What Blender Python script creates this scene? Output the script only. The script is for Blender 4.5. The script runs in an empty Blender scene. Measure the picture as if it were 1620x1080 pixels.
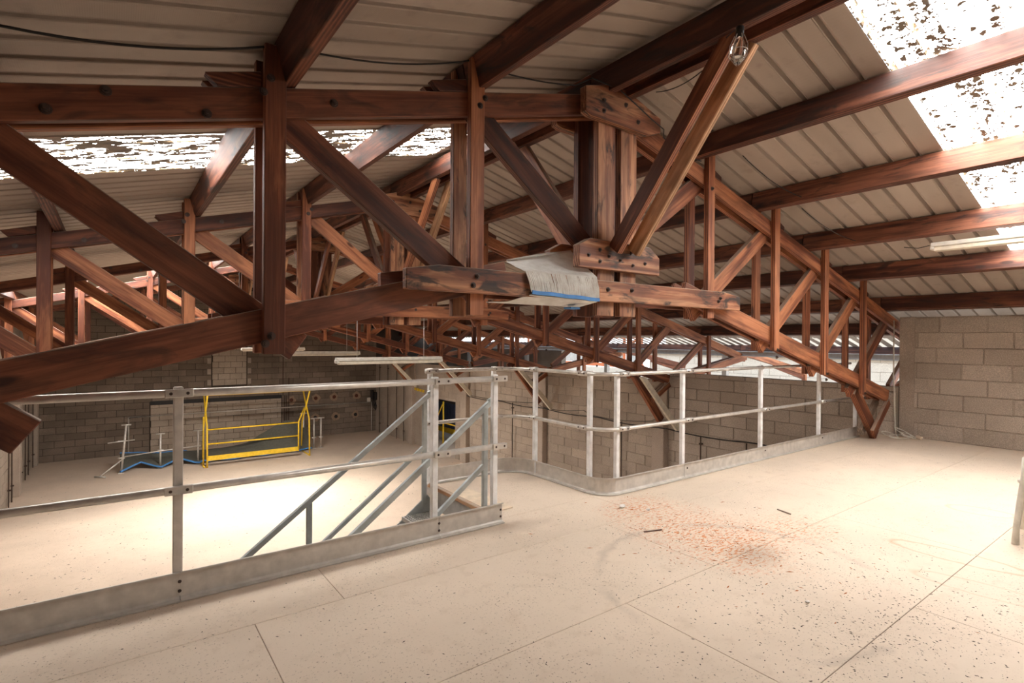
import bpy, bmesh, math, random
from mathutils import Vector, Matrix
random.seed(7)
PI = math.pi
scn = bpy.context.scene
COL = scn.collection
# ------------------------------------------------------------------ camera
YAW, PIT, ROL = math.radians(36.618), math.radians(-0.185), math.radians(0.439)
fw = Vector((math.sin(YAW)*math.cos(PIT), math.cos(YAW)*math.cos(PIT), math.sin(PIT)))
r0 = Vector((math.cos(YAW), -math.sin(YAW), 0)); u0 = r0.cross(fw)
rt = math.cos(ROL)*r0 + math.sin(ROL)*u0
up = -math.sin(ROL)*r0 + math.cos(ROL)*u0
cam = bpy.data.cameras.new('camera')
camo = bpy.data.objects.new('camera', cam); COL.objects.link(camo)
camo.matrix_world = Matrix(((rt.x, up.x, -fw.x, 0), (rt.y, up.y, -fw.y, 0), (rt.z, up.z, -fw.z, 1.39), (0, 0, 0, 1)))
cam.sensor_width = 36; cam.lens = 850.34/1620*36; cam.clip_start = .05; cam.clip_end = 300
scn.camera = camo
# ------------------------------------------------------------------ light
W = bpy.data.worlds.new('world'); scn.world = W; W.use_nodes = True
wn = W.node_tree
bg = wn.nodes['Background']; bg.inputs[1].default_value = 1.8
tc = wn.nodes.new('ShaderNodeTexCoord'); sp = wn.nodes.new('ShaderNodeSeparateXYZ')
rp = wn.nodes.new('ShaderNodeValToRGB')
wn.links.new(tc.outputs['Generated'], sp.inputs[0]); wn.links.new(sp.outputs['Z'], rp.inputs[0]); wn.links.new(rp.outputs[0], bg.inputs[0])
rp.color_ramp.elements[0].position = 0.0; rp.color_ramp.elements[0].color = (.95, .95, .97, 1)
rp.color_ramp.elements[1].position = .7; rp.color_ramp.elements[1].color = (.66, .82, 1.0, 1)
LAMP = 90.0
scn.view_settings.view_transform = 'Standard'; scn.view_settings.look = 'None'
scn.view_settings.exposure = 1.02; scn.view_settings.gamma = 1
scn.view_settings.use_curve_mapping = False
# ------------------------------------------------------------------ materials
def N(nt, t, **k):
    n = nt.nodes.new(t)
    for a, v in k.items(): setattr(n, a, v)
    return n
def newmat(name, col=(.5, .5, .5), rough=.7, metal=0.0):
    m = bpy.data.materials.new(name); m.use_nodes = True
    b = m.node_tree.nodes['Principled BSDF']
    b.inputs['Base Color'].default_value = (*col, 1); b.inputs['Roughness'].default_value = rough
    b.inputs['Metallic'].default_value = metal
    return m, m.node_tree, b
def mixc(nt, fac, a, b, mode='MIX'):
    n = N(nt, 'ShaderNodeMix', data_type='RGBA', blend_type=mode)
    for i, v in ((0, fac), (6, a), (7, b)):
        if hasattr(v, 'links') or isinstance(v, bpy.types.NodeSocket): nt.links.new(v, n.inputs[i])
        elif isinstance(v, (int, float)): n.inputs[i].default_value = v
        else: n.inputs[i].default_value = (*v, 1)
    return n.outputs[2]
def mathn(nt, op, a, b=None, c=None, clamp=False):
    n = N(nt, 'ShaderNodeMath', operation=op, use_clamp=clamp)
    for i, v in enumerate((a, b, c)):
        if v is None: continue
        if isinstance(v, (int, float)): n.inputs[i].default_value = v
        else: nt.links.new(v, n.inputs[i])
    return n.outputs[0]
def ramp(nt, v, stops):
    n = N(nt, 'ShaderNodeValToRGB'); nt.links.new(v, n.inputs[0])
    e = n.color_ramp.elements
    while len(e) < len(stops): e.new(.5)
    for x, (p, c) in zip(e, stops):
        x.position = p; x.color = (*c, 1) if not isinstance(c, (int, float)) else (c, c, c, 1)
    return n.outputs[0]
def noise(nt, vec, scale, detail=3, rough=.55, dist=0):
    n = N(nt, 'ShaderNodeTexNoise'); nt.links.new(vec, n.inputs['Vector'])
    n.inputs['Scale'].default_value = scale; n.inputs['Detail'].default_value = detail
    n.inputs['Roughness'].default_value = rough; n.inputs['Distortion'].default_value = dist
    return n.outputs[0]
def coords(nt, kind, scale=(1, 1, 1), rnd=True):
    if kind == 'world':
        v = N(nt, 'ShaderNodeNewGeometry').outputs['Position']
    else:
        v = N(nt, 'ShaderNodeTexCoord').outputs['Object']
    mp = N(nt, 'ShaderNodeMapping'); mp.inputs['Scale'].default_value = scale
    nt.links.new(v, mp.inputs[0])
    if rnd:
        oi = N(nt, 'ShaderNodeObjectInfo')
        cx = N(nt, 'ShaderNodeCombineXYZ')
        nt.links.new(mathn(nt, 'MULTIPLY', oi.outputs['Random'], 37.0), cx.inputs[0])
        nt.links.new(mathn(nt, 'MULTIPLY', oi.outputs['Random'], 91.0), cx.inputs[1])
        nt.links.new(cx.outputs[0], mp.inputs['Location'])
    return mp.outputs[0]
def bump(nt, b, h, strength=.3, dist=.01):
    n = N(nt, 'ShaderNodeBump'); n.inputs['Strength'].default_value = strength; n.inputs['Distance'].default_value = dist
    nt.links.new(h, n.inputs['Height']); nt.links.new(n.outputs[0], b.inputs['Normal'])

def wood(name, lo, mid, hi, char=.0, rough=.6):
    m, nt, b = newmat(name, mid, rough)
    g = noise(nt, coords(nt, 'obj', (.9, 30, 30)), 2.4, 4, .6, .6)
    wv = N(nt, 'ShaderNodeTexWave', wave_type='RINGS', rings_direction='X'); nt.links.new(coords(nt, 'obj', (.42, 6, 6)), wv.inputs[0])
    wv.inputs['Scale'].default_value = 2.6; wv.inputs['Distortion'].default_value = 5.0; wv.inputs['Detail'].default_value = 3
    wv.inputs['Detail Scale'].default_value = .7
    f = mathn(nt, 'ADD', mathn(nt, 'MULTIPLY', g, .58), mathn(nt, 'MULTIPLY', wv.outputs['Fac'], .42))
    c = ramp(nt, f, [(.30, lo), (.52, mid), (.74, hi)])
    # broad tone patches, smoky streaks and knots
    p = noise(nt, coords(nt, 'obj', (1.0, 4, 4)), 1.5, 4, .6, .5)
    c = mixc(nt, ramp(nt, p, [(.44, 0.0), (.66, .62)]), c, tuple(x*.30 for x in mid))
    c = mixc(nt, ramp(nt, p, [(.30, .45), (.42, 0.0)]), c, hi)
    vo = N(nt, 'ShaderNodeTexVoronoi', feature='F1'); nt.links.new(coords(nt, 'obj', (1.5, 4.4, 4.4)), vo.inputs[0]); vo.inputs['Scale'].default_value = 1.0
    c = mixc(nt, ramp(nt, vo.outputs['Distance'], [(.06, .9), (.12, 0.0)]), c, tuple(x*.22 for x in mid))
    if char:
        q = noise(nt, coords(nt, 'obj', (1.3, 5, 5)), 1.9, 5, .6, .9)
        c = mixc(nt, ramp(nt, q, [(.52, 0.0), (.64, char)]), c, (.016, .012, .011))
    # dust settled on upward faces
    sx = N(nt, 'ShaderNodeSeparateXYZ'); nt.links.new(N(nt, 'ShaderNodeNewGeometry').outputs['Normal'], sx.inputs[0])
    dn = noise(nt, coords(nt, 'obj', (2, 9, 9)), 4, 4)
    c = mixc(nt, mathn(nt, 'MULTIPLY', ramp(nt, sx.outputs['Z'], [(.35, 0.0), (.62, .85)]), ramp(nt, dn, [(.30, .4), (.60, 1.0)])), c, (.42, .34, .27))
    nt.links.new(c, b.inputs['Base Color'])
    bump(nt, b, f, .35, .006)
    return m
M = {}
M['wood'] = wood('stained_wood', (.125, .033, .015), (.29, .092, .040), (.52, .205, .092))
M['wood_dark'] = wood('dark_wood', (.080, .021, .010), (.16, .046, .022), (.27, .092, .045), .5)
M['wood_char'] = wood('charred_wood', (.15, .045, .02), (.33, .12, .055), (.56, .28, .145), .9)
M['wood_light'] = wood('bare_wood', (.35, .16, .07), (.56, .30, .15), (.72, .45, .26), .25)
M['wood_purlin'] = wood('purlin_wood', (.060, .017, .009), (.125, .036, .019), (.26, .095, .05), .8)
M['wood_grey'] = wood('weathered_wood', (.20, .14, .10), (.36, .26, .19), (.50, .39, .30), .3)

def roofmat():
    m, nt, b = newmat('roof_steel', (.40, .30, .235), .55, .0)
    v = coords(nt, 'obj', (.25, 1.6, 1), True)
    n1 = noise(nt, v, 1.5, 3)
    c = ramp(nt, n1, [(.3, (.38, .315, .26)), (.7, (.50, .42, .355))])
    n2 = noise(nt, coords(nt, 'obj', (1, 1, 1)), 7, 4)
    c = mixc(nt, ramp(nt, n2, [(.58, 0.0), (.72, .35)]), c, (.26, .20, .16))
    nt.links.new(c, b.inputs['Base Color'])
    ck = N(nt, 'ShaderNodeTexVoronoi', feature='F1'); nt.links.new(coords(nt, 'obj', (1, 1, 1), False), ck.inputs[0]); ck.inputs['Scale'].default_value = 120; ck.inputs['Randomness'].default_value = 0
    bump(nt, b, ck.outputs['Distance'], .25, .003)
    return m
M['roof'] = roofmat()
def skymat(S_, nm_):
    m, nt, b = newmat(nm_, (.50, .40, .24), .6)
    v = coords(nt, 'obj', (1, 1, 1), True)
    # fallen debris and moss lying on the outside of the translucent sheet
    a = noise(nt, v, 20, 4, .65, .4)
    c2 = noise(nt, coords(nt, 'obj', (.6, 1, 1), True), 11, 3, .6, .3)
    vo = N(nt, 'ShaderNodeTexVoronoi', feature='F1'); nt.links.new(v, vo.inputs[0]); vo.inputs['Scale'].default_value = 13
    band = noise(nt, coords(nt, 'obj', (.25, 4.9, 1), False), 1.6, 1)
    spk = mathn(nt, 'MULTIPLY', ramp(nt, a, [(.50, 0.0), (.52, 1.0)]), ramp(nt, band, [(.42, 0.0), (.52, 1.0)]))
    blob = mathn(nt, 'MULTIPLY', ramp(nt, vo.outputs['Distance'], [(.30, 1.0), (.34, 0.0)]), ramp(nt, c2, [(.46, 0.0), (.49, 1.0)]))
    d = mathn(nt, 'MAXIMUM', spk, blob, clamp=True)
    dots = N(nt, 'ShaderNodeTexVoronoi', feature='F1'); nt.links.new(v, dots.inputs[0]); dots.inputs['Scale'].default_value = 30
    dd = mathn(nt, 'MULTIPLY', ramp(nt, dots.outputs['Distance'], [(.26, 1.0), (.32, 0.0)]), ramp(nt, noise(nt, v, 6, 3), [(.46, 0.0), (.50, 1.0)]))
    d = mathn(nt, 'MAXIMUM', d, dd, clamp=True)
    if nm_.endswith('mid'):
        lump = noise(nt, coords(nt, 'obj', (1.6, 7, 1), False), 2.2, 6, .68, .5)
        d = mathn(nt, 'MAXIMUM', d, ramp(nt, lump, [(.475, 0.0), (.49, 1.0)]), clamp=True)
    nt.links.new(mixc(nt, d, (.8, .8, .78), (.22, .15, .08)), b.inputs['Base Color'])
    b.inputs['Emission Color'].default_value = (1, .97, .93, 1)
    nt.links.new(mathn(nt, 'MULTIPLY', mathn(nt, 'SUBTRACT', 1.0, mathn(nt, 'MULTIPLY', d, .999)), S_), b.inputs['Emission Strength'])
    return m
for k_, v_ in (('sky', 11.0), ('sky_mid', 15.0), ('sky_far', 15.0)): M[k_] = skymat(v_, 'translucent_'+k_)
def blockmat(name, a, bcol, dirt=(.2, .16, .12)):
    m, nt, b = newmat(name, a, .95)
    oi = N(nt, 'ShaderNodeObjectInfo')
    v = coords(nt, 'world', (1, 1, 1), False)
    c = mixc(nt, oi.outputs['Random'], a, bcol)
    n1 = noise(nt, v, 1.4, 4)
    c = mixc(nt, ramp(nt, n1, [(.42, 0.0), (.72, .55)]), c, dirt)
    n2 = noise(nt, v, 90, 2, .7)
    c = mixc(nt, ramp(nt, n2, [(.42, .45), (.60, 0.0)]), c, tuple(x*.45 for x in a))
    c = mixc(nt, ramp(nt, n2, [(.60, 0.0), (.72, .45)]), c, tuple(min(1, x*1.5) for x in a))
    nt.links.new(c, b.inputs['Base Color'])
    bump(nt, b, n2, .6, .006)
    return m
M['block'] = blockmat('concrete_block', (.50, .42, .345), (.66, .565, .475), (.36, .29, .23))
M['block_bay'] = blockmat('concrete_block_bay', (.44, .36, .29), (.58, .48, .385), (.32, .255, .20))
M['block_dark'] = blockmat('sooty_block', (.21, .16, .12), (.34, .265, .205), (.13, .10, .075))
M['block_pale'] = blockmat('pale_block', (.50, .41, .32), (.62, .52, .42), (.36, .28, .21))
M['mortar'] = blockmat('mortar', (.30, .25, .20), (.66, .56, .46), (.35, .28, .22))
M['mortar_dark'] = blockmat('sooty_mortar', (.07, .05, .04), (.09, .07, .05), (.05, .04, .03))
M['concrete'] = blockmat('cast_concrete', (.50, .41, .33), (.56, .46, .38), (.25, .19, .15))
def floormat(name, base, plat):
    m, nt, b = newmat(name, base, .75)
    v = coords(nt, 'world', (1, 1, 1), False)
    n0 = noise(nt, v, .9, 4)
    c = ramp(nt, n0, [(.3, tuple(x*.90 for x in base)), (.7, tuple(min(1, x*1.05) for x in base))])
    n1 = noise(nt, v, 9, 5, .65)
    c = mixc(nt, ramp(nt, n1, [(.54, 0.0), (.74, .30)]), c, (.50, .36, .24))
    n2 = noise(nt, v, 75, 2, .7)
    spk = ramp(nt, n2, [(.61, 0.0), (.67, .75)])
    spk = mathn(nt, 'MULTIPLY', spk, ramp(nt, noise(nt, v, 2.4, 3), [(.38, .15), (.62, 1.0)]))
    c = mixc(nt, spk, c, (.20, .12, .07))
    def ell(cx, cy, rx, ry, rot, soft=.5, wob=.5, ring=None):
        mp = N(nt, 'ShaderNodeMapping', vector_type='TEXTURE'); mp.inputs['Location'].default_value = (cx, cy, 0)
        mp.inputs['Rotation'].default_value = (0, 0, rot); mp.inputs['Scale'].default_value = (rx, ry, 1000)
        nt.links.new(v, mp.inputs[0])
        ln = N(nt, 'ShaderNodeVectorMath', operation='LENGTH'); nt.links.new(mp.outputs[0], ln.inputs[0])
        d = mathn(nt, 'ADD', ln.outputs['Value'], mathn(nt, 'MULTIPLY', mathn(nt, 'SUBTRACT', noise(nt, v, 5 if ring is None else 9, 4), .5), wob))
        if ring: return ramp(nt, d, [(1-ring*2.2, 0.0), (1-ring, 1.0), (1.0, 0.0)])
        return ramp(nt, d, [(1-soft, 1.0), (1.0, 0.0)])
    if plat:
        grain = ramp(nt, noise(nt, coords(nt, 'world', (1, 2.4, 1), False), 22, 4, .7), [(.50, 0.0), (.60, 1.0)])
        for (cx, cy, rx, ry, ro, k) in ((3.45, 2.4, .60, .95, -.25, .95), (3.4, 2.0, .50, .36, .3, .95), (4.05, 1.95, .5, .4, 0, .7), (3.5, 3.0, .45, .25, 0, .8)):
            c = mixc(nt, mathn(nt, 'MULTIPLY', mathn(nt, 'MULTIPLY', ell(cx, cy, rx, ry, ro, .8), grain), k), c, (.66, .22, .06))
        c = mixc(nt, mathn(nt, 'MULTIPLY', ell(3.38, 1.86, .30, .20, .2, .9), .45), c, (.20, .15, .11))
        c = mixc(nt, mathn(nt, 'MULTIPLY', ell(3.05, 1.05, .75, .5, -.3, .9), .22), c, (.35, .27, .2))
        for (cx, cy, rx, ry, ro, k) in ((4.42, 1.08, .13, .40, .05, .55), (5.78, 1.25, .14, .24, .2, .4), (3.95, .85, .12, .35, .1, .3)):
            c = mixc(nt, mathn(nt, 'MULTIPLY', ell(cx, cy, rx, ry, ro, wob=.35, ring=.10), k), c, (.50, .30, .14))
        c = mixc(nt, mathn(nt, 'MULTIPLY', mathn(nt, 'MULTIPLY', ell(3.0, 1.75, .95, .85, .3, wob=.15, ring=.05), ramp(nt, noise(nt, v, 1.3, 2), [(.45, 0.0), (.55, 1.0)])), .30), c, (.30, .24, .20))
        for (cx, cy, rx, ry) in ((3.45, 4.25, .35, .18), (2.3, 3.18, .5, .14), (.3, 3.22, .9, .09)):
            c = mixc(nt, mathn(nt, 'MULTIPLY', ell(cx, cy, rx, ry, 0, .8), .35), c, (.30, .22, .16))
    nt.links.new(c, b.inputs['Base Color'])
    bump(nt, b, n1, .12, .004)
    return m
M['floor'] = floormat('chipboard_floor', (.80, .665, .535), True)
M['lowfloor'] = floormat('dusty_floor', (.72, .585, .465), False)
def steel(name, col, rough=.42, metal=.55):
    m, nt, b = newmat(name, col, rough, metal)
    n1 = noise(nt, coords(nt, 'obj', (1, 1, 1)), 14, 3)
    nt.links.new(ramp(nt, n1, [(.3, tuple(x*.82 for x in col)), (.7, tuple(min(1, x*1.08) for x in col))]), b.inputs['Base Color'])
    return m
M['galv'] = steel('galvanised_steel', (.62, .60, .57), .42, .35)
M['alu'] = steel('aluminium', (.72, .68, .63), .38, .5)
M['whitepost'] = steel('pale_post', (.96, .95, .93), .5, 0)
M['toe'] = steel('toe_board_steel', (.66, .62, .57), .45, .35)
M['stair'] = steel('stair_steel', (.50, .54, .54), .45, .5)
M['bolt'] = steel('bolt_steel', (.10, .07, .06), .5, .6)
M['yellow'] = steel('yellow_paint', (.86, .56, .03), .5, 0)
M['white'] = steel('white_plastic', (.80, .76, .68), .5, 0)
M['cream'] = steel('cream_lamp', (.82, .74, .60), .45, 0)
M['black'] = steel('black_rubber', (.018, .015, .014), .6, 0)
M['rod'] = steel('rusty_rod', (.075, .045, .032), .8, 0)
M['blue'] = steel('blue_plastic', (.07, .26, .62), .55, 0)
M['navy'] = steel('navy_sheet', (.07, .09, .16), .6, .1)
M['tarp'] = steel('green_tarp', (.12, .118, .095), .75, 0)
M['strand'] = steel('white_strands', (.98, .95, .90), .7, 0)
M['orange'] = steel('orange_timber', (.62, .17, .06), .7, 0)
M['pane'] = steel('dusty_pane', (.50, .47, .42), .3, 0)
M['pinkplug'] = steel('cream_plug', (.80, .66, .50), .5, 0)
M['holebrown'] = steel('plastered_patch', (.36, .25, .17), .9, 0)
M['hole'] = steel('hole_dark', (.12, .04, .025), .9, 0)
M['flake'] = steel('dark_flake', (.07, .05, .04), .9, 0)
M['rust'] = steel('rust_flake', (.50, .16, .045), .9, 0)
M['paper'] = steel('white_scrap', (.85, .82, .78), .9, 0)
M['yardwall'] = blockmat('yard_block', (.72, .62, .50), (.80, .70, .58), (.55, .46, .36))
mg, ntg, bgl = newmat('bulb_glass', (1, 1, 1), .05); bgl.inputs['Transmission Weight'].default_value = 1.0
M['glass'] = mg
# ------------------------------------------------------------------ mesh helpers
def link(name, me, mat=None, parent=None, loc=(0, 0, 0)):
    o = bpy.data.objects.new(name, me); COL.objects.link(o)
    if mat is not None and me is not None and not me.materials: me.materials.append(M[mat])
    if parent is not None: o.parent = parent
    o.location = loc
    return o
def tag(o, label=None, cat=None, group=None, kind=None):
    if label: o['label'] = label
    if cat: o['category'] = cat
    if group: o['group'] = group
    if kind: o['kind'] = kind
    return o
def thing(name, label, cat, loc=(0, 0, 0), group=None, kind=None):
    o = link(name, None, loc=loc)
    return tag(o, label, cat, group, kind)
def rel(o, parent):
    return Vector(parent.location) if parent is not None else Vector((0, 0, 0))
_mc = {}
def cbox_mesh(L, D, T, mat, ch=.004):
    """chamfered box; local X length L, local Y thickness T, local Z depth D"""
    key = ('b', round(L, 3), round(D, 3), round(T, 3), mat, ch)
    if key in _mc: return _mc[key]
    bm = bmesh.new(); bmesh.ops.create_cube(bm, size=1)
    for v in bm.verts: v.co = Vector((v.co.x*L, v.co.y*T, v.co.z*D))
    if ch > 0:
        bmesh.ops.bevel(bm, geom=list(bm.edges), offset=min(ch, T*.3, D*.3, L*.3), segments=1, affect='EDGES')
    me = bpy.data.meshes.new('box'); bm.to_mesh(me); bm.free(); me.materials.append(M[mat]); _mc[key] = me
    return me
def frame(a, b, upv):
    x = (b-a).normalized(); y = upv.cross(x)
    if y.length < 1e-4: y = Vector((0, 1, 0)).cross(x)
    y.normalize(); z = x.cross(y)
    return x, y, z
def board(name, parent, a, b, D, T, mat='wood', upv=(0, 0, 1), ch=.004):
    """timber from a to b (world), D = depth along 'up', T = thickness"""
    a, b = Vector(a), Vector(b)
    x, y, z = frame(a, b, Vector(upv))
    o = link(name, cbox_mesh((b-a).length, D, T, mat, ch), parent=parent)
    c = (a+b)/2 - rel(o, parent)
    o.matrix_basis = Matrix(((x.x, y.x, z.x, c.x), (x.y, y.y, z.y, c.y), (x.z, y.z, z.z, c.z), (0, 0, 0, 1)))
    return o
def box(name, parent, lo, hi, mat, ch=.003):
    lo, hi = Vector(lo), Vector(hi); s = hi-lo
    o = link(name, cbox_mesh(s.x, s.z, s.y, mat, ch), parent=parent)
    o.location = (lo+hi)/2 - rel(o, parent)
    return o
class MB:
    def __init__(s): s.v = []; s.f = []
    def quad(s, a, b, c, d):
        i = len(s.v); s.v += [tuple(a), tuple(b), tuple(c), tuple(d)]; s.f.append((i, i+1, i+2, i+3))
    def box(s, lo, hi):
        x0, y0, z0 = lo; x1, y1, z1 = hi; i = len(s.v)
        s.v += [(x0, y0, z0), (x1, y0, z0), (x1, y1, z0), (x0, y1, z0), (x0, y0, z1), (x1, y0, z1), (x1, y1, z1), (x0, y1, z1)]
        s.f += [tuple(i+k for k in q) for q in ((0, 3, 2, 1), (4, 5, 6, 7), (0, 1, 5, 4), (1, 2, 6, 5), (2, 3, 7, 6), (3, 0, 4, 7))]
    def bar(s, a, b, D, T, upv=(0, 0, 1)):
        a, b = Vector(a), Vector(b); x, y, z = frame(a, b, Vector(upv)); i = len(s.v)
        for p in (a, b):
            for sy, sz in ((-1, -1), (1, -1), (1, 1), (-1, 1)): s.v.append(tuple(p + y*sy*T/2 + z*sz*D/2))
        s.f += [tuple(i+k for k in q) for q in ((0, 3, 2, 1), (4, 5, 6, 7), (0, 1, 5, 4), (1, 2, 6, 5), (2, 3, 7, 6), (3, 0, 4, 7))]
    def tube(s, pts, r, n=8, cap=True):
        pts = [Vector(p) for p in pts]; i0 = len(s.v); m = len(pts); prev = None
        for k, p in enumerate(pts):
            t = (pts[min(k+1, m-1)] - pts[max(k-1, 0)]).normalized()
            if prev is None:
                ref = Vector((0, 0, 1)) if abs(t.z) < .9 else Vector((1, 0, 0)); u = t.cross(ref).normalized()
            else:
                u = prev - t*prev.dot(t); u.normalize()
            prev = u; w = t.cross(u)
            rr = r[k] if isinstance(r, (list, tuple)) else r
            for j in range(n):
                a = 2*PI*j/n; s.v.append(tuple(p + (u*math.cos(a) + w*math.sin(a))*rr))
        for k in range(m-1):
            for j in range(n):
                a = i0+k*n+j; b = i0+k*n+(j+1) % n; s.f.append((a, b, b+n, a+n))
        if cap:
            s.f.append(tuple(i0+j for j in range(n))[::-1]); s.f.append(tuple(i0+(m-1)*n+j for j in range(n)))
    def build(s, name, mat, parent=None, smooth=False, org=None):
        me = bpy.data.meshes.new(name)
        if org is None: org = rel(None, parent)
        org = Vector(org)
        me.from_pydata([tuple(Vector(v)-org) for v in s.v], [], s.f); me.update()
        if smooth: me.polygons.foreach_set('use_smooth', [True]*len(me.polygons))
        me.materials.append(M[mat])
        o = bpy.data.objects.new(name, me); COL.objects.link(o)
        if parent is not None:
            o.parent = parent; o.location = org - rel(None, parent)
        else: o.location = org
        return o
def prism(name, parent, poly, y0, y1, mat, ch=.004):
    """polygon in world XZ extruded y0..y1; mesh local axes centred"""
    cx = sum(p[0] for p in poly)/len(poly); cz = sum(p[1] for p in poly)/len(poly); cy = (y0+y1)/2
    bm = bmesh.new()
    vs = [bm.verts.new((p[0]-cx, y0-cy, p[1]-cz)) for p in poly]
    f = bm.faces.new(vs)
    r = bmesh.ops.extrude_face_region(bm, geom=[f])
    for v in r['geom']:
        if isinstance(v, bmesh.types.BMVert): v.co.y = y1-cy
    bmesh.ops.recalc_face_normals(bm, faces=bm.faces)
    bmesh.ops.bevel(bm, geom=list(bm.edges), offset=ch, segments=1, affect='EDGES')
    me = bpy.data.meshes.new(name); bm.to_mesh(me); bm.free(); me.materials.append(M[mat])
    o = bpy.data.objects.new(name, me); COL.objects.link(o)
    if parent is not None: o.parent = parent
    o.location = Vector((cx, cy, cz)) - rel(o, parent)
    return o
def tube(name, parent, pts, r, mat, n=8, smooth=True):
    mb = MB(); mb.tube(pts, r, n); return mb.build(name, mat, parent, smooth)
def kids(o): return [c for c in bpy.data.objects if c.parent == o]
def copy_tree(o, loc=None, parent=None, skip=()):
    ch = [c for c in o.children if c.name.split('.')[0] not in skip]
    c = o.copy(); COL.objects.link(c); c.parent = parent
    if loc is not None: c.location = loc
    for k in ch: copy_tree(k, None, c, skip)
    return c
def bolt(parent, p, d=(0, -1, 0), s=.018, root=None):
    p = Vector(p); d = Vector(d).normalized()
    key = ('bolt', round(s, 4))
    if key not in _mc:
        mb = MB(); mb.tube([(0, 0, 0), (0, 0, .25*s)], 1.5*s, 12); mb.tube([(0, 0, .25*s), (0, 0, 1.1*s)], s, 6); mb.tube([(0, 0, 1.1*s), (0, 0, 1.6*s)], .5*s, 8)
        me = bpy.data.meshes.new('bolt'); me.from_pydata(mb.v, [], mb.f); me.materials.append(M['bolt']); _mc[key] = me
    o = link('bolt', _mc[key], parent=parent)
    base = Vector(root.location) if root is not None else rel(o, parent)
    o.matrix_basis = Matrix.Translation(p-base) @ d.to_track_quat('Z', 'Y').to_matrix().to_4x4()
    return o

# ------------------------------------------------------------------ constants of the building
XR = 3.24; ZL = -2.65; WL = -2.0; WR = 9.35; WRP = 9.45; YF = 22.63
TY = [3.135, 7.03, 10.93, 14.83, 18.73]
def zroof(x): return 3.62 - .262*abs(x-XR) if x < 12.12 else 3.62 - .262*(12.12-XR)
def ztop(x): return 3.385 - .262*abs(x-XR)
def zbot(x): return 2.203 - .253*abs(x-XR)

# ------------------------------------------------------------------ floors
low = thing('floor', 'dusty beige concrete floor of the lower hall', None, (XR, 12, ZL), kind='structure')
box('slab', low, (WL-.3, -4, ZL-.2), (WRP+.3, YF+.3, ZL), 'lowfloor', 0)
mez = thing('floor', 'cream chipboard mezzanine floor in the foreground', None, (XR, 0, 0), kind='structure')
rows = [(-4.5+.916*k) for k in range(9)]
offs = {0.083: 1.3, .999: 2.19, 1.915: .56, 2.831: 1.0}
ys = [2.831-.916*k for k in range(-0, 8)]
for k, y in enumerate(ys):
    y1 = 3.40 if k == 0 else y+.916
    st = {0: 1.0, 1: .56, 2: 2.19, 3: .95}.get(k, random.uniform(0, 2.4))
    x = st - 2.44*math.ceil((st-WL)/2.44)
    while x < WRP:
        a, b = max(x, WL), min(x+2.44, WRP)
        if b-a > .05:
            p = box('floor_panel', mez, (a+.0015, y+.0015, -.022), (b-.0015, y1-.0015, 0), 'floor', .0015)
        x += 2.44
for (a, b, c, d) in ((2.42, 3.40, 3.52, 4.68),):
    box('floor_panel', mez, (a, b+.001, -.022), (c, d, 0), 'floor', .0015)
box('edge_beam', mez, (WL, 3.30, -.20), (WRP, 3.395, -.024), 'galv')
box('edge_beam', mez, (2.42, 3.40, -.20), (2.48, 4.66, -.024), 'galv')
box('edge_beam', mez, (3.45, 3.40, -.20), (3.51, 4.66, -.024), 'galv')
box('edge_beam', mez, (2.42, 4.60, -.20), (3.51, 4.67, -.026), 'galv')
for x in (0.2, 3.48, 6.6):
    box('support_post', mez, (x-.05, 3.28, ZL), (x+.05, 3.38, -.2), 'galv')
box('support_post', mez, (3.42, 4.58, ZL), (3.50, 4.66, -.2), 'galv')
for k in range(8):
    box('joist', mez, (WL+.2+k*1.5, -4, -.20), (WL+.28+k*1.5, 3.29, -.024), 'galv')

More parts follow.
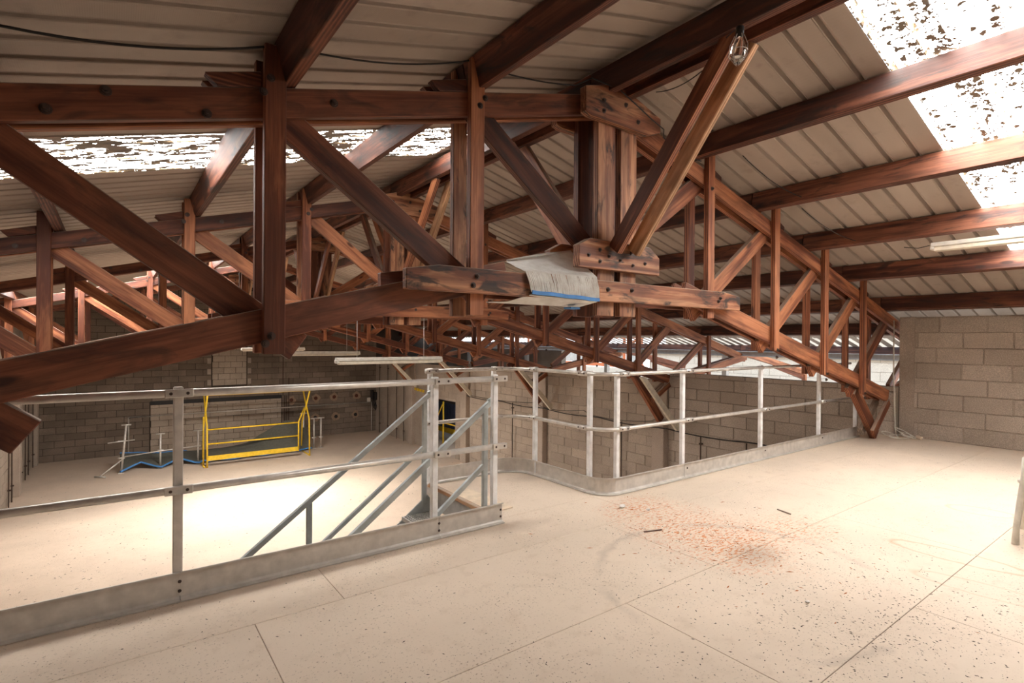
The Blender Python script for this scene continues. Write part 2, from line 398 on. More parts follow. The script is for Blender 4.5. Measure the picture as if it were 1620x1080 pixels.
# ------------------------------------------------------------------ walls of blocks
CAMP = Vector((0, 0, 1.39))
def unit_block(mat, dark=False):
    return None
def block_wall(root, axis, face, nrm, u0, u1, z0, z1f, L, Hc, mat, mort, holes=(), maxn=300, gap=.012, back=.18, zmax=None, rowoff=0, score=None, wname='block'):
    """axis 'y' = wall runs along Y at x=face; axis 'x' = runs along X at y=face. nrm: sign of inward normal."""
    blocks = []; r = 0; z = z0
    zm = max(z1f(u0), z1f(u1), z1f((u0+u1)/2))
    while z < zm-.03:
        off = (.5*L if (r+rowoff) % 2 else 0) + random.uniform(-.03, .03)
        u = u0 - L + off
        while u < u1:
            a, b = max(u, u0), min(u+L, u1)
            if b-a > .04:
                top = min(z+Hc, min(z1f(a), z1f(b)))
                if top-z > .05:
                    segs = [(a, b)]
                    for (h0, h1, g0, g1) in holes:
                        if z+Hc*.5 > g0 and z+Hc*.5 < g1:
                            ns = []
                            for (s, e) in segs:
                                if e <= h0 or s >= h1: ns.append((s, e))
                                else:
                                    if s < h0-.04: ns.append((s, h0))
                                    if e > h1+.04: ns.append((h1, e))
                            segs = ns
                    for (s, e) in segs: blocks.append((s, e, z, top))
            u += L
        z += Hc; r += 1
    def cen(bk):
        u = (bk[0]+bk[1])/2; zz = (bk[2]+bk[3])/2
        return Vector((face, u, zz)) if axis == 'y' else Vector((u, face, zz))
    blocks.sort(key=lambda q: (score(cen(q)) if score else (cen(q)-CAMP).length))
    rest = MB()
    for i, (a, b, z, t) in enumerate(blocks):
        pr = random.uniform(-.006, .007) + .013
        lo_u, hi_u, lo_z, hi_z = a+gap/2, b-gap/2, z+gap/2, t-gap/2
        f0, f1 = (face-.03*nrm, face+pr*nrm)
        fl, fh = min(f0, f1), max(f0, f1)
        lo = (fl, lo_u, lo_z) if axis == 'y' else (lo_u, fl, lo_z)
        hi = (fh, hi_u, hi_z) if axis == 'y' else (hi_u, fh, hi_z)
        if i < maxn:
            # share one mesh for all full blocks
            s = Vector(hi)-Vector(lo)
            s = Vector((round(s.x, 2) if axis == 'x' else .042, round(s.y, 2) if axis == 'y' else .042, round(s.z, 2)))
            c = (Vector(lo)+Vector(hi))/2
            if axis == 'y': c.x = face + (pr-.021)*nrm
            else: c.y = face + (pr-.021)*nrm
            o = link(wname, cbox_mesh(s.x, s.z, s.y, mat, .005), parent=root)
            o.location = c - Vector(root.location)
        else: rest.box(lo, hi)
    if rest.v:
        o = rest.build('block_field', mat, root); o['kind'] = 'stuff'
    return blocks
def slab_poly(name, parent, axis, face0, face1, pts, mat):
    """thick backing wall: pts in (u,z)"""
    mb = MB(); n = len(pts)
    def P(u, z, f): return (f, u, z) if axis == 'y' else (u, f, z)
    i = 0
    for f in (face0, face1):
        for (u, z) in pts: mb.v.append(P(u, z, f))
    mb.f.append(tuple(range(n))); mb.f.append(tuple(range(2*n-1, n-1, -1)))
    for k in range(n): mb.f.append((k, (k+1) % n, n+(k+1) % n, n+k))
    return mb.build(name, mat, parent)

# platform side wall (right)
wr = thing('wall_right', 'bare grey concrete block wall beside the mezzanine floor', None, (WRP, -.5, 0), kind='structure')
slab_poly('wall_core', wr, 'y', WRP, WRP+.2, [(-4, -.3), (2.985, -.3), (2.985, 1.765), (-4, 1.765)], 'mortar')
block_wall(wr, 'y', WRP, -1, -4, 2.82, 0, lambda u: 1.76, .522, .22, 'block', 'mortar', maxn=110)
box('end_pier', wr, (WRP-.02, 2.80, -.2), (WRP+.2, 2.99, 1.77), 'concrete', .006)
# hall side wall (right), one bay after another, pilaster between
hw = thing('wall_right', 'concrete block side wall of the lower hall behind the railing', None, (WR, 12, ZL), kind='structure')
bays = [(3.0, 7.06, .74), (7.38, 10.95, .56), (11.3, 14.8, .5), (15.2, 18.7, .47), (19.1, YF, .47)]
DOOR = (15.75, 17.9, ZL, -.74)
score = lambda c: (c-CAMP).length
cnt = 0
for i, (a, b, zt) in enumerate(bays):
    if i == 3:
        for pts in ([(a-.4, ZL), (DOOR[0], ZL), (DOOR[0], zt-.01), (a-.4, zt-.01)], [(DOOR[0], DOOR[3]), (DOOR[1], DOOR[3]), (DOOR[1], zt-.01), (DOOR[0], zt-.01)], [(DOOR[1], ZL), (b, ZL), (b, zt-.01), (DOOR[1], zt-.01)]):
            slab_poly('wall_core', hw, 'y', WR, WR+.2, pts, 'mortar')
    else:
        slab_poly('wall_core', hw, 'y', WR, WR+.2, [(a-.4 if i else a, ZL), (b, ZL), (b, zt-.01), (a-.4 if i else a, zt-.01)], 'mortar')
    mx = [140, 120, 40, 0, 0][i]
    block_wall(hw, 'y', WR, -1, a, b, ZL, (lambda z: (lambda u: z))(zt), .522, .2203, 'block_bay' if i else 'block', 'mortar', maxn=mx,
               holes=[(DOOR[0], DOOR[1], ZL, DOOR[3])] if i == 3 else (), rowoff=i, score=lambda c: (c-CAMP).length - .8*c.z)
for k, (y0, y1) in enumerate(((7.07, 7.38), (10.98, 11.30), (14.85, 15.20), (18.75, 19.10))):
    box('pilaster', hw, (WR-.16, y0, ZL), (WR+.05, y1, -.28), 'concrete', .01)
    box('pilaster', hw, (WR-.06, y0, -.28), (WR+.05, y1, .60), 'concrete', .01)
# far gable wall
fwl = thing('wall_far', 'sooty dark block gable wall at the far end of the hall', None, (XR, YF, ZL), kind='structure')
zg = lambda u: zroof(u)-.02
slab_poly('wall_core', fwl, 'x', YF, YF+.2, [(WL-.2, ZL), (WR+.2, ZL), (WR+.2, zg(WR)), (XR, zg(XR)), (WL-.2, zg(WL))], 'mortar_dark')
BIG = (1.05, 5.42, ZL, -.86); SML = (2.95, 4.15, -.40, 1.0)
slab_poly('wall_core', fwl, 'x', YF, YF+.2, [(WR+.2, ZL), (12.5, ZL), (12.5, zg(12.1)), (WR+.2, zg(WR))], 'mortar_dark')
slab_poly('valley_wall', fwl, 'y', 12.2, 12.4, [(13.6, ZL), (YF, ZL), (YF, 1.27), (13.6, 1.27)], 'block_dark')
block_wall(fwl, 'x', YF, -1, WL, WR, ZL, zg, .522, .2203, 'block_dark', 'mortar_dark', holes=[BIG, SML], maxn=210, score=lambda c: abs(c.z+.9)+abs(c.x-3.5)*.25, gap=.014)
inf = thing('wall_infill', 'pale block infill closing the wide doorway in the far wall', 'infill', (3.2, YF, ZL), kind='structure')
box('infill_core', inf, (BIG[0]+.02, YF-.012, ZL), (BIG[1]-.02, YF+.02, BIG[3]-.14), 'mortar_dark', 0)
block_wall(inf, 'x', YF-.012, -1, BIG[0]+.02, BIG[1]-.02, ZL, lambda u: BIG[3]-.14, .522, .2203, 'block_pale', 'mortar', maxn=100)
box('dark_gap', inf, (BIG[0]+.02, YF-.02, BIG[3]-.13), (BIG[1]-.02, YF-.008, BIG[3]), 'black', 0)
inf2 = thing('wall_infill', 'small pale block infill closing the high window in the far wall', 'infill', (3.5, YF, -.4), kind='structure')
box('infill_core', inf2, (SML[0]+.02, YF-.012, SML[2]), (SML[1]-.02, YF+.02, SML[3]), 'mortar_dark', 0)
block_wall(inf2, 'x', YF-.012, -1, SML[0]+.02, SML[1]-.02, SML[2], lambda u: SML[3], .40, .2203, 'block_pale', 'mortar', maxn=60)
for sx in (SML[0]-.14, SML[1]+.02):
    for zz in (-.38, .02, .42):
        box('torn_render', fwl, (sx, YF-.022, zz), (sx+.12, YF-.006, zz+.2), 'concrete', .006)
for xx in (5.50, 5.58, 5.66):
    box('dark_strip', fwl, (xx, YF-.035, ZL), (xx+.035, YF-.006, -.2 if xx > 5.6 else -.9), 'rod', 0)
box('dark_strip', fwl, (5.44, YF-.03, -.9), (5.47, YF-.006, 1.2), 'rod', 0)
# left side wall
wl = thing('wall_left', 'pale concrete side wall at the far left', None, (WL, 12, ZL), kind='structure')
slab_poly('wall_core', wl, 'y', WL-.2, WL, [(-4, ZL), (YF, ZL), (YF, zroof(WL)-.02), (-4, zroof(WL)-.02)], 'mortar')
block_wall(wl, 'y', WL, 1, 13, YF, ZL, lambda u: 1.2, .522, .2203, 'block_bay', 'mortar', maxn=40)
for (y0, y1) in ((18.2, 18.62), (14.6, 14.95), (22.2, 22.6)):
    box('pilaster', wl, (WL-.05, y0, ZL), (WL+.14, y1, 1.0), 'concrete', .01)
bw = thing('wall_back', 'concrete gable wall behind the viewer', None, (XR, -4, 0), kind='structure')
slab_poly('wall_core', bw, 'x', -4.2, -4.0, [(WL-.2, ZL), (WRP+.2, ZL), (WRP+.2, zg(WRP)), (XR, zg(XR)), (WL-.2, zg(WL))], 'mortar')

# ------------------------------------------------------------------ roof: ribbed sheets
PITCH = .205
def sheet(name, parent, side, x0, x1, y0, n, mat, lift=0, org=True):
    """ribbed sheet: side +1 = right slope. from x0 (upper) to x1 (lower); n ribs starting at y0"""
    prof = []
    for k in range(n):
        y = y0+k*PITCH
        prof += [(y, 0), (y+.145, 0), (y+.150, -.004), (y+.158, 0), (y+.166, .038), (y+.182, .038), (y+.192, 0), (y+.199, -.004)]
    prof.append((y0+n*PITCH, 0))
    mb = MB()
    for (y, h) in prof:
        mb.v.append((x0, y, zroof(x0)+h+lift))
    for (y, h) in prof:
        mb.v.append((x1, y, zroof(x1)+h+lift))
    m = len(prof)
    for k in range(m-1): mb.f.append((k, k+1, m+k+1, m+k))
    cx, cy = (x0+x1)/2, y0+n*PITCH/2
    c = Vector((cx, cy, zroof(cx)))
    o = mb.build(name, mat, parent, org=c)
    return o
roof = thing('ceiling', 'beige ribbed steel roof sheets over the whole hall', None, (XR, 10, 3.6), kind='structure')
SW = 5*PITCH
# right slope
y = 1.47 - 5*SW
while y < YF+.1:
    n = min(5, max(1, int(round((YF+.1-y)/PITCH))))
    full = 12.15
    if abs(y-(1.47-SW)) < .01:
        sheet('roof_sheet', roof, 1, XR, 3.50, y, n, 'roof'); sheet('roof_sheet', roof, 1, 7.92, full, y, n, 'roof')
    else: sheet('roof_sheet', roof, 1, XR, 11.45, y, n, 'roof')
    y += SW
# separate short tongues at the valley, with bright gaps of sky between the ribs
mb = MB(); y = 3.3
while y < YF:
    x0, x1 = 11.45, 12.15
    mb.quad((x0, y, zroof(x0)), (x1, y, zroof(x1)), (x1, y+.12, zroof(x1)), (x0, y+.12, zroof(x0)))
    y += PITCH
o = mb.build('valley_edge', 'roof', roof)
# left slope
y = 4.62 - 9*SW
while y < YF+.1:
    n = min(5, max(1, int(round((YF+.1-y)/PITCH))))
    if abs(y-4.62) < .01:
        sheet('roof_sheet', roof, -1, 3.02, XR, y, n, 'roof'); sheet('roof_sheet', roof, -1, WL-.3, -1.35, y, n, 'roof')
    elif abs(y-(4.62+9*SW)) < .01:
        sheet('roof_sheet', roof, -1, 2.6, XR, y, n, 'roof'); sheet('roof_sheet', roof, -1, WL-.3, -1.6, y, n, 'roof')
    else: sheet('roof_sheet', roof, -1, WL-.3, XR, y, n, 'roof')
    y += SW
box('ridge_cap', roof, (XR-.12, -4, 3.625), (XR+.12, YF+.2, 3.665), 'roof', .003)
def skylight(nm, label, side, xa, xb, y, mt='sky'):
    r = thing(nm, label, None, ((xa+xb)/2, y+SW/2, zroof((xa+xb)/2)), kind='structure')
    sheet('translucent_sheet', r, side, xa, xb, y, 5, mt, .002)
    return r
skylight('window_1', 'dirty translucent skylight strip in the right roof slope', 1, 3.50, 7.92, 1.47-SW)
skylight('window_2', 'dirty translucent skylight strip high in the left roof slope', -1, -1.35, 3.02, 4.62, 'sky_mid')
skylight('window_3', 'thin bright skylight strip in the far left roof slope', -1, -1.6, 2.6, 4.62+9*SW, 'sky_far')

# ------------------------------------------------------------------ purlins
RAF = [('right', 4.41, 'first'), ('right', 5.58, 'second'), ('right', 6.74, 'third'), ('right', 7.84, 'fourth'), ('right', 9.16, 'fifth'), ('right', 10.45, 'sixth'), ('right', 12.04, 'seventh'),
       ('left', 1.955, 'first'), ('left', .737, 'second'), ('left', -.46, 'third'), ('left', -1.65, 'fourth')]
YB = [-3.9] + TY + [YF]
WHERE = ['above the mezzanine, before the nearest truss', 'between the first and second trusses', 'between the second and third trusses',
         'between the third and fourth trusses', 'between the fourth and fifth trusses', 'between the fifth truss and far wall']
for i in range(6):
    for (side, x, nth) in RAF:
        ya, yb = YB[i]+.004, YB[i+1]-(.004 if i < 5 else .05)
        nx, nz = (math.sin(.2563), math.cos(.2563)) if side == 'right' else (-math.sin(.2563), math.cos(.2563))
        zc = zroof(x) - .006 - .106/nz
        o = board('purlin', None, (x, ya, zc), (x, yb, zc), .205, .075, 'wood_purlin', (nx, 0, nz))
        tag(o, 'dark red purlin, %s down the %s slope, %s' % (nth, side, WHERE[i]), 'beam', 'purlins under the roof sheets')
    for dx, s in ((-.10, 'left'), (.10, 'right')):
        x = XR+dx
        o = board('ridge_beam', None, (x, YB[i]+.004, 3.445), (x, YB[i+1]-(.004 if i < 5 else .05), 3.445), .205, .075, 'wood_purlin')
        tag(o, '%s plank of the charred ridge beam, %s' % (s, WHERE[i]), 'beam', 'ridge beam planks')

# ------------------------------------------------------------------ roof trusses
LO = [1.305, 2.56, 3.78, 4.93]; RO = [1.36, 2.61, 3.81, 4.96]
def make_truss(Y, near):
    t = thing('roof_truss', '', 'truss', (XR, Y, 0), 'roof trusses across the hall')
    xl = XR-5.3; xe = 12.1
    cw = 'wood'
    for sgn in (-1, 1):
        yy = Y + sgn*.0575
        # top chords
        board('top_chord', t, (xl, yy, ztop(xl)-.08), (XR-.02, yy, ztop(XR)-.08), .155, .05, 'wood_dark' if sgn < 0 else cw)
        board('top_chord', t, (XR+.02, yy, ztop(XR)-.08), (xe, yy, ztop(xe)-.08), .155, .05, cw)
        # bottom chords
        xs = XR-1.5
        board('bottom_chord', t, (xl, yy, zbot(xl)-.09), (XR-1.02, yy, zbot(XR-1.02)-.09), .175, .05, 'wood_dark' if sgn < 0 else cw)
        board('bottom_chord', t, (XR+1.02, yy, zbot(XR+1.02)-.09), (9.22, yy, zbot(9.22)-.09), .175, .05, cw)
        # chord beyond the side wall rising to the valley
        board('valley_brace', t, (9.40, yy, .585), (12.15, yy, 1.03), .16, .05, cw)
        # posts
        yp = Y + sgn*.1105
        for k, off in enumerate(LO):
            x = XR-off; zb = {0: 1.55, 1: 1.305}.get(k, zbot(x)-.25)
            board('post', t, (x, yp, zb), (x, yp, zroof(x)-.03), .107, .052, 'wood_char' if (k == 0 and sgn > 0) else cw, (1, 0, 0))
        for k, off in enumerate(RO):
            x = XR+off; zb = zbot(x)-.25
            board('post', t, (x, yp, zb), (x, yp, zroof(x)-.03), .107, .052, cw, (1, 0, 0))
        board('post', t, (10.55, yp, .47), (10.55, yp, zroof(10.55)-.03), .10, .052, cw, (1, 0, 0))
        # king posts, two planks on each face
        for xa, xb in ((3.054, 3.248), (3.315, 3.510)):
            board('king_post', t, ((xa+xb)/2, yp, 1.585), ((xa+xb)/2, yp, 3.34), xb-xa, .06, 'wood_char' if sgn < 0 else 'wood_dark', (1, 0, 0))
        # tie boards
        yt = Y + sgn*.1665; h = .028
        x0, x1 = (1.40, 5.01) if sgn < 0 else (1.38, 4.95)
        prism('tie_board', t, [(x0, 1.69), (x1, 1.70), (x1, 1.83), (x1-.28, 1.865), (x0+.22, 1.852), (x0, 1.815)], yt-h, yt+h, 'wood_char' if sgn < 0 and near else cw)
        prism('king_clamp', t, [(2.80, 1.945), (3.742, 1.945), (3.742, 2.09), (3.62, 2.172), (2.92, 2.172), (2.80, 2.11)], yt-.035, yt+.035, 'wood_char')
        prism('hip_clamp', t, [(2.86, 3.125), (2.92, 3.105), (3.58, 3.105), (3.742, 3.16), (3.742, 3.28), (3.34, 3.40), (3.14, 3.40), (2.86, 3.315)], yt-.035, yt+.035, 'wood_char')
        for k, off in enumerate(LO):   # wedge cleats downhill of each purlin
            x = XR-off
            prism('cleat', t, [(x-.06, ztop(x-.06)+.005), (x-.26, ztop(x-.26)+.005), (x-.32, ztop(x-.32)+.075), (x-.06, ztop(x-.06)+.085)], yy-.03, yy+.03, 'wood_dark')
        for k, off in enumerate(RO):
            x = XR+off
            prism('cleat', t, [(x+.06, ztop(x+.06)+.005), (x+.24, ztop(x+.24)+.005), (x+.24, ztop(x+.24)+.05), (x+.06, ztop(x+.06)+.08)], yy-.03, yy+.03, 'wood_dark')
    # end post and diagonals (single middle layer)
    board('post', t, (8.98, Y+.1105, zbot(8.98)-.2), (8.98, Y+.1105, ztop(8.98)), .10, .05, cw, (1, 0, 0))
    def diag(xo, xi, ext):
        a = Vector((xo, Y, ztop(xo)-.10)); b = Vector((xi, Y, zbot(xi)-.09)); d = (b-a).normalized()
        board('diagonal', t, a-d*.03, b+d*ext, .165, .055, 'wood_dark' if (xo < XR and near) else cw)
    xs = [XR-.05]+[XR-o for o in LO]
    for k in range(4): diag(xs[k+1]+(.02 if k else .05), xs[k]-(.05 if k == 0 else .02), (.02, .19, .21, .33)[k])
    diag(xl+.2, xs[4], .19)
    xs = [XR+.05]+[XR+o for o in RO]
    for k in range(4): diag(xs[k+1]-.02, xs[k]+(.05 if k == 0 else .02), .02 if k == 0 else .20)
    diag(9.30, xs[4], .25)
    diag2 = board('diagonal', t, (9.45, Y, .70), (10.50, Y, ztop(10.5)-.1), .14, .055, cw)
    # ridge braces running back towards the viewer
    for dx in (-.085, .13):
        board('ridge_brace', t, (XR+dx, Y-.235, 2.10), (XR+dx*.9, Y-1.22, 3.36), .12, .055, 'wood' if dx < 0 else 'wood_light', (0, 1, 0))
        board('ridge_brace', t, (XR+dx, Y+.235, 2.10), (XR+dx*.9, Y+1.22, 3.36), .12, .055, 'wood', (0, 1, 0))
    # knee at the wall
    zl = .01 if near else -.27
    xf = 8.94 if near else 9.05
    a = Vector((8.20, Y, .74)); b = Vector((xf, Y, zl+.03))
    board('knee_leg', t, a, b, .17, .075, cw)
    for sgn in (-1, 1):
        board('knee_link', t, (9.22, Y+sgn*.075, .50 if not near else .52), (8.66, Y+sgn*.075, .20 if not near else .10), .11, .05, 'wood_grey' if sgn > 0 else cw)
    # bolts
    if True:
        for (x, z) in ((.655, 2.74), (.62, 2.66), (.665, 1.40), (.635, 1.36), (1.99, 3.0), (1.95, 2.94)):
            bolt(t, (x, Y-.137, z), s=.014 if near else .016)
        for (x, z) in ((-.235, 2.365), (-.03, 2.50), (.37, 2.50), (1.0, 2.72), (-.75, 2.25)):
            bolt(t, (x, Y-.083, z), s=.016)
        for (x, z) in ((5.86, 1.30), (5.84, 1.22), (7.06, 1.0), (7.04, .93), (8.21, .70), (4.6, 2.85), (8.19, .64)):
            bolt(t, (x, Y-.137, z), s=.013)
        for (x, z) in ((2.90, 2.04), (3.02, 2.00), (3.02, 2.09), (3.12, 2.05), (3.25, 2.03), (3.38, 2.10), (3.40, 2.0), (3.55, 2.03)):
            bolt(t, (x, Y-.202, z), s=.011)
        for (x, z) in ((3.05, 3.25), (3.30, 3.28), (3.45, 3.18), (3.05, 3.17)):
            bolt(t, (x, Y-.202, z), s=.013)
        for (x, z) in ((1.90, 1.80), (1.87, 1.74), (3.12, 1.79), (3.40, 1.80), (4.66, 1.80), (4.63, 1.77)):
            bolt(t, (x, Y-.195, z), s=.013)
    return t
t1 = make_truss(TY[0], True)
t1['label'] = 'nearest and largest red-brown timber roof truss, its foot resting on the mezzanine'
t2 = make_truss(TY[1], False)
# pale sheet-metal strut beside the foot
prism('pale_strut', t2, [(8.02, .70), (8.16, .70), (9.20, -.30), (9.20, -.42), (9.14, -.42)], TY[1]-.34, TY[1]-.28, 'cream')
TL = ['second roof truss from the viewer, seen behind the railing at right', 'third roof truss from the viewer, midway down the hall',
      'fourth roof truss from the viewer, before the far bays', 'farthest roof truss, closest to the dark far wall']
t2['label'] = TL[0]
for k in range(2, 5):
    c = copy_tree(t2, (XR, TY[k], 0)); c['label'] = TL[k-1]

# ------------------------------------------------------------------ valley beam, yard beyond the wall
vb = thing('valley_beam', 'grey steel gutter beam under the valley beyond the side wall', 'beam', (12.0, 12, 1.1))
box('web', vb, (11.94, 3.5, 1.06), (11.97, YF, 1.15), 'galv'); box('top_flange', vb, (11.88, 3.5, 1.15), (12.05, YF, 1.165), 'galv')
box('bottom_flange', vb, (11.88, 3.5, 1.045), (12.05, YF, 1.06), 'galv')
for k, yy in enumerate(TY[1:]):
    box('support_post', vb, (11.9, yy+.3, ZL), (12.02, yy+.42, 1.045), 'galv')
yard = thing('ground', 'pale ground of the yard beyond the side wall', None, (14, 12, ZL), kind='structure')
box('slab', yard, (WR+.25, -4, ZL-.2), (60, 60, ZL-.002), 'lowfloor', 0)
yw = thing('yard_wall', 'sunlit pale block wall of the neighbouring building beyond the opening', 'wall', (16.4, 14, ZL), kind='structure')
box('wall_core', yw, (16.4, 2, ZL), (16.6, 13.3, .92), 'mortar', 0)
block_wall(yw, 'y', 16.4, -1, 2, 13.2, ZL, lambda u: .92, .6, .25, 'yardwall', 'mortar', maxn=0)
box('coping', yw, (16.3, 2, .92), (16.7, 13.3, 1.0), 'white')
box('upper_wall', yw, (17.4, 2, .9), (17.6, 13.3, 4.0), 'yardwall', 0)
op = thing('orange_partition', 'orange timber partition with dusty panes beyond the side wall', 'partition', (16.2, 17, .4))
for z in (.40, 1.0, 1.55):
    board('rail', op, (16.2, 13.4, z), (16.2, 21.5, z), .14, .06, 'orange')
for k in range(10):
    yy = 13.5+k*.87
    board('stud', op, (16.2, yy, .4), (16.2, yy, 1.6), .10, .06, 'orange', (0, 1, 0))
    if k < 9: box('pane', op, (16.21, yy+.06, .48), (16.23, yy+.80, .92), 'pane', 0)
board('brace', op, (16.15, 13.6, 1.5), (16.15, 15.2, .5), .10, .04, 'orange')
box('base_wall', op, (16.1, 13.35, ZL), (16.5, 21.7, .30), 'yardwall', .01)
for k, (yy, txt) in enumerate(((7.03, 'nearer'), (10.93, 'farther'))):
    rf = thing('lean_to_rafter', '%s brown rafter falling away from the valley beyond the wall' % txt, 'beam', (13.5, yy, .9), 'rafters beyond the valley')
    board('rafter', rf, (12.16, yy, 1.12), (15.3, yy, .55), .15, .07, 'wood'); board('tie', rf, (13.6, yy+.02, .78), (15.3, yy+.02, .40), .12, .06, 'wood')
    board('prop', rf, (15.2, yy, ZL), (15.2, yy, .5), .10, .10, 'wood', (1, 0, 0))

# ------------------------------------------------------------------ guard rails
def post(parent, x, y, z1=1.115, mat='whitepost', w=.045, d=.04, cap=True, ax='x'):
    o = board('post', parent, (x, y, .012), (x, y, z1), w, d, mat, (1, 0, 0) if ax == 'x' else (0, 1, 0))
    box('base_plate', parent, (x-.06, y-.05, .0), (x+.06, y+.05, .012), 'alu')
    return o
def sleeve(parent, x, y, z, ax='x', L=.13):
    if ax == 'x': o = tube('clamp_sleeve', parent, [(x-L/2, y, z), (x+L/2, y, z)], .0245, 'alu', 12)
    else: o = tube('clamp_sleeve', parent, [(x, y-L/2, z), (x, y+L/2, z)], .0245, 'alu', 12)
    for s in (-.035, .035):
        if ax == 'x': bb = bolt(o, (x+s, y-.024, z), s=.005, root=parent)
        else: bb = bolt(o, (x-.024, y+s, z), d=(-1, 0, 0), s=.005, root=parent)
        bb.matrix_basis = Matrix.Translation(Vector(parent.location)-Vector(parent.location)-Vector(o.location)) @ bb.matrix_basis
    return o
def toe_profile(mb, pts, n_in):
    """toe board swept along path pts (xy) with flanges towards normal side"""
    prof = [(-.018, .148), (.0, .152), (.002, .150), (.002, .024), (-.004, .012), (-.034, .010), (-.034, .004), (.004, .004), (.006, .15), (-.016, .155)]
    m = len(pts); k = len(prof); i0 = len(mb.v)
    for i, p in enumerate(pts):
        a = Vector(pts[max(i-1, 0)]); b = Vector(pts[min(i+1, m-1)]); t = (b-a).normalized(); nn = Vector((t.y, -t.x))*n_in
        for (o, z) in prof: mb.v.append((p[0]-nn.x*o, p[1]-nn.y*o, z))
    for i in range(m-1):
        for j in range(k):
            a = i0+i*k+j; b = i0+i*k+(j+1) % k; mb.f.append((a, b, b+k, a+k))
    mb.f.append(tuple(i0+j for j in range(k))); mb.f.append(tuple(i0+(m-1)*k+j for j in range(k))[::-1])
gn = thing('guard_rail', 'grey metal guard rail with toe board crossing the left foreground', 'railing', (.3, 3.33, 0), 'mezzanine guard rails')
for x in (-1.2, .283, 1.822, 2.335):
    post(gn, x, 3.362, 1.125, 'alu' if x < 1 else 'whitepost')
tube('top_rail', gn, [(-1.6, 3.325, 1.095), (2.41, 3.325, 1.095)], .021, 'alu', 14)
tube('mid_rail', gn, [(-1.6, 3.325, .585), (2.41, 3.325, .585)], .021, 'alu', 14)
for x in (.283, 1.86, 2.35):
    for z in (1.095, .585):
        c = box('clamp_plate', gn, (x-.065, 3.298, z-.022), (x+.065, 3.312, z+.022), 'alu', .004)
        for s in (-.038, .038):
            bb = bolt(c, (x+s, 3.299, z), s=.0055, root=gn); bb.matrix_basis = Matrix.Translation(-Vector(c.location)) @ bb.matrix_basis
for a, b in ((-1.6, .29), (.294, 1.84), (1.844, 2.385)):
    mb = MB(); toe_profile(mb, [(a, 3.318), (b, 3.318)], 1); mb.build('toe_board', 'toe', gn)
for x in (.29, 1.842, 2.37):
    bolt(gn, (x, 3.318, .10), s=.006); bolt(gn, (x, 3.318, .05), s=.006)
gr = thing('guard_rail', 'white-posted guard rail wrapping the stair landing and running to the right wall', 'railing', (5, 3.36, 0), 'mezzanine guard rails')
def arc(cx, cy, r, a0, a1, n=8):
    return [(cx+r*math.cos(a0+(a1-a0)*k/n), cy+r*math.sin(a0+(a1-a0)*k/n)) for k in range(n+1)]
path = [(2.45, 4.60)] + arc(3.20, 4.30, .30, PI/2, 0) + [(3.50, 3.9)] + arc(3.69, 3.52, .19, PI, 1.5*PI) + [(5.5, 3.33), (8.75, 3.33)]
for z, nm in ((1.085, 'top_rail'), (.585, 'mid_rail')):
    tube(nm, gr, [(2.43, 4.60, z)] + [(x, y, z) for x, y in path[1:-1]] + [(6.18 if nm == 'top_rail' else 8.6, 3.33, z)], .0185, 'alu', 12)
tube('top_rail', gr, [(6.18, 3.33, 1.085), (8.6, 3.33, 1.085)], .017, 'galv', 10)
for (x, y, ax) in ((2.46, 4.60, 'x'), (3.205, 4.60, 'x')):
    post(gr, x, y+.03, 1.11, 'whitepost')
for y in (4.335, 3.54): post(gr, 3.53, y, 1.11, 'whitepost', w=.045, ax='y')
for x in (3.70, 4.675, 6.19, 7.69, 8.86):
    post(gr, x, 3.365, 1.11 if x < 8 else .62, 'whitepost')
for x in (2.46, 3.24, 3.75, 4.73, 6.25, 7.74):
    for z in (1.085, .585):
        if x > 6.2 and z > 1: continue
        sleeve(gr, x, 4.60 if x < 3.3 else 3.33, z, 'x')
for y in (4.33, 3.60):
    for z in (1.085, .585): sleeve(gr, 3.50, y, z, 'y')
segs = [[(2.50, 4.592), (3.20, 4.592)] + arc(3.20, 4.30, .292, PI/2, 0)[1:], [(3.492, 4.28), (3.492, 3.52)], arc(3.69, 3.52, .198, PI, 1.5*PI)+[(4.66, 3.322)], [(4.666, 3.322), (6.18, 3.322)], [(6.186, 3.322), (8.80, 3.322)]]
for s in segs:
    mb = MB(); toe_profile(mb, s, 1); mb.build('toe_board', 'toe', gr)
for x in (4.70, 6.22, 7.7):
    bolt(gr, (x, 3.318, .10), s=.006)

# ------------------------------------------------------------------ stair
st = thing('steel_stair', 'grey-blue steel stair with handrails going down to the left', 'stair', (.7, 3.95, ZL))
SL = .745; XT = 2.36
def zs(x, z0): return z0 - SL*(XT-x)
xb = XT - (2.65-.05)/SL
for yy, nm in ((3.45, 'near'), (4.45, 'far')):
    board('stringer', st, (XT+.04, yy, -.12), (xb, yy, zs(xb, -.15)), .19, .012, 'stair')
    # handrail, mid rail, posts
    zt = .905 if nm == 'near' else .88
    board('handrail', st, (XT, yy, zt), (xb+.1, yy, zs(xb+.1, zt)), .042, .035, 'stair')
    board('mid_rail', st, (XT-.04, yy, zt-.47), (xb+.1, yy, zs(xb+.1, zt-.47)), .036, .03, 'stair')
    for xx in (XT-.05, 1.28, .2, -.8):
        board('baluster', st, (xx, yy, zs(xx, -.10)), (xx, yy, zs(xx, zt)-.012), .045, .028, 'stair', (1, 0, 0))
    tube('rail_end', st, [(XT-.02, yy, zt+.005), (XT+.03, yy, zt+.03)], .02, 'stair', 8)
nt_ = 13
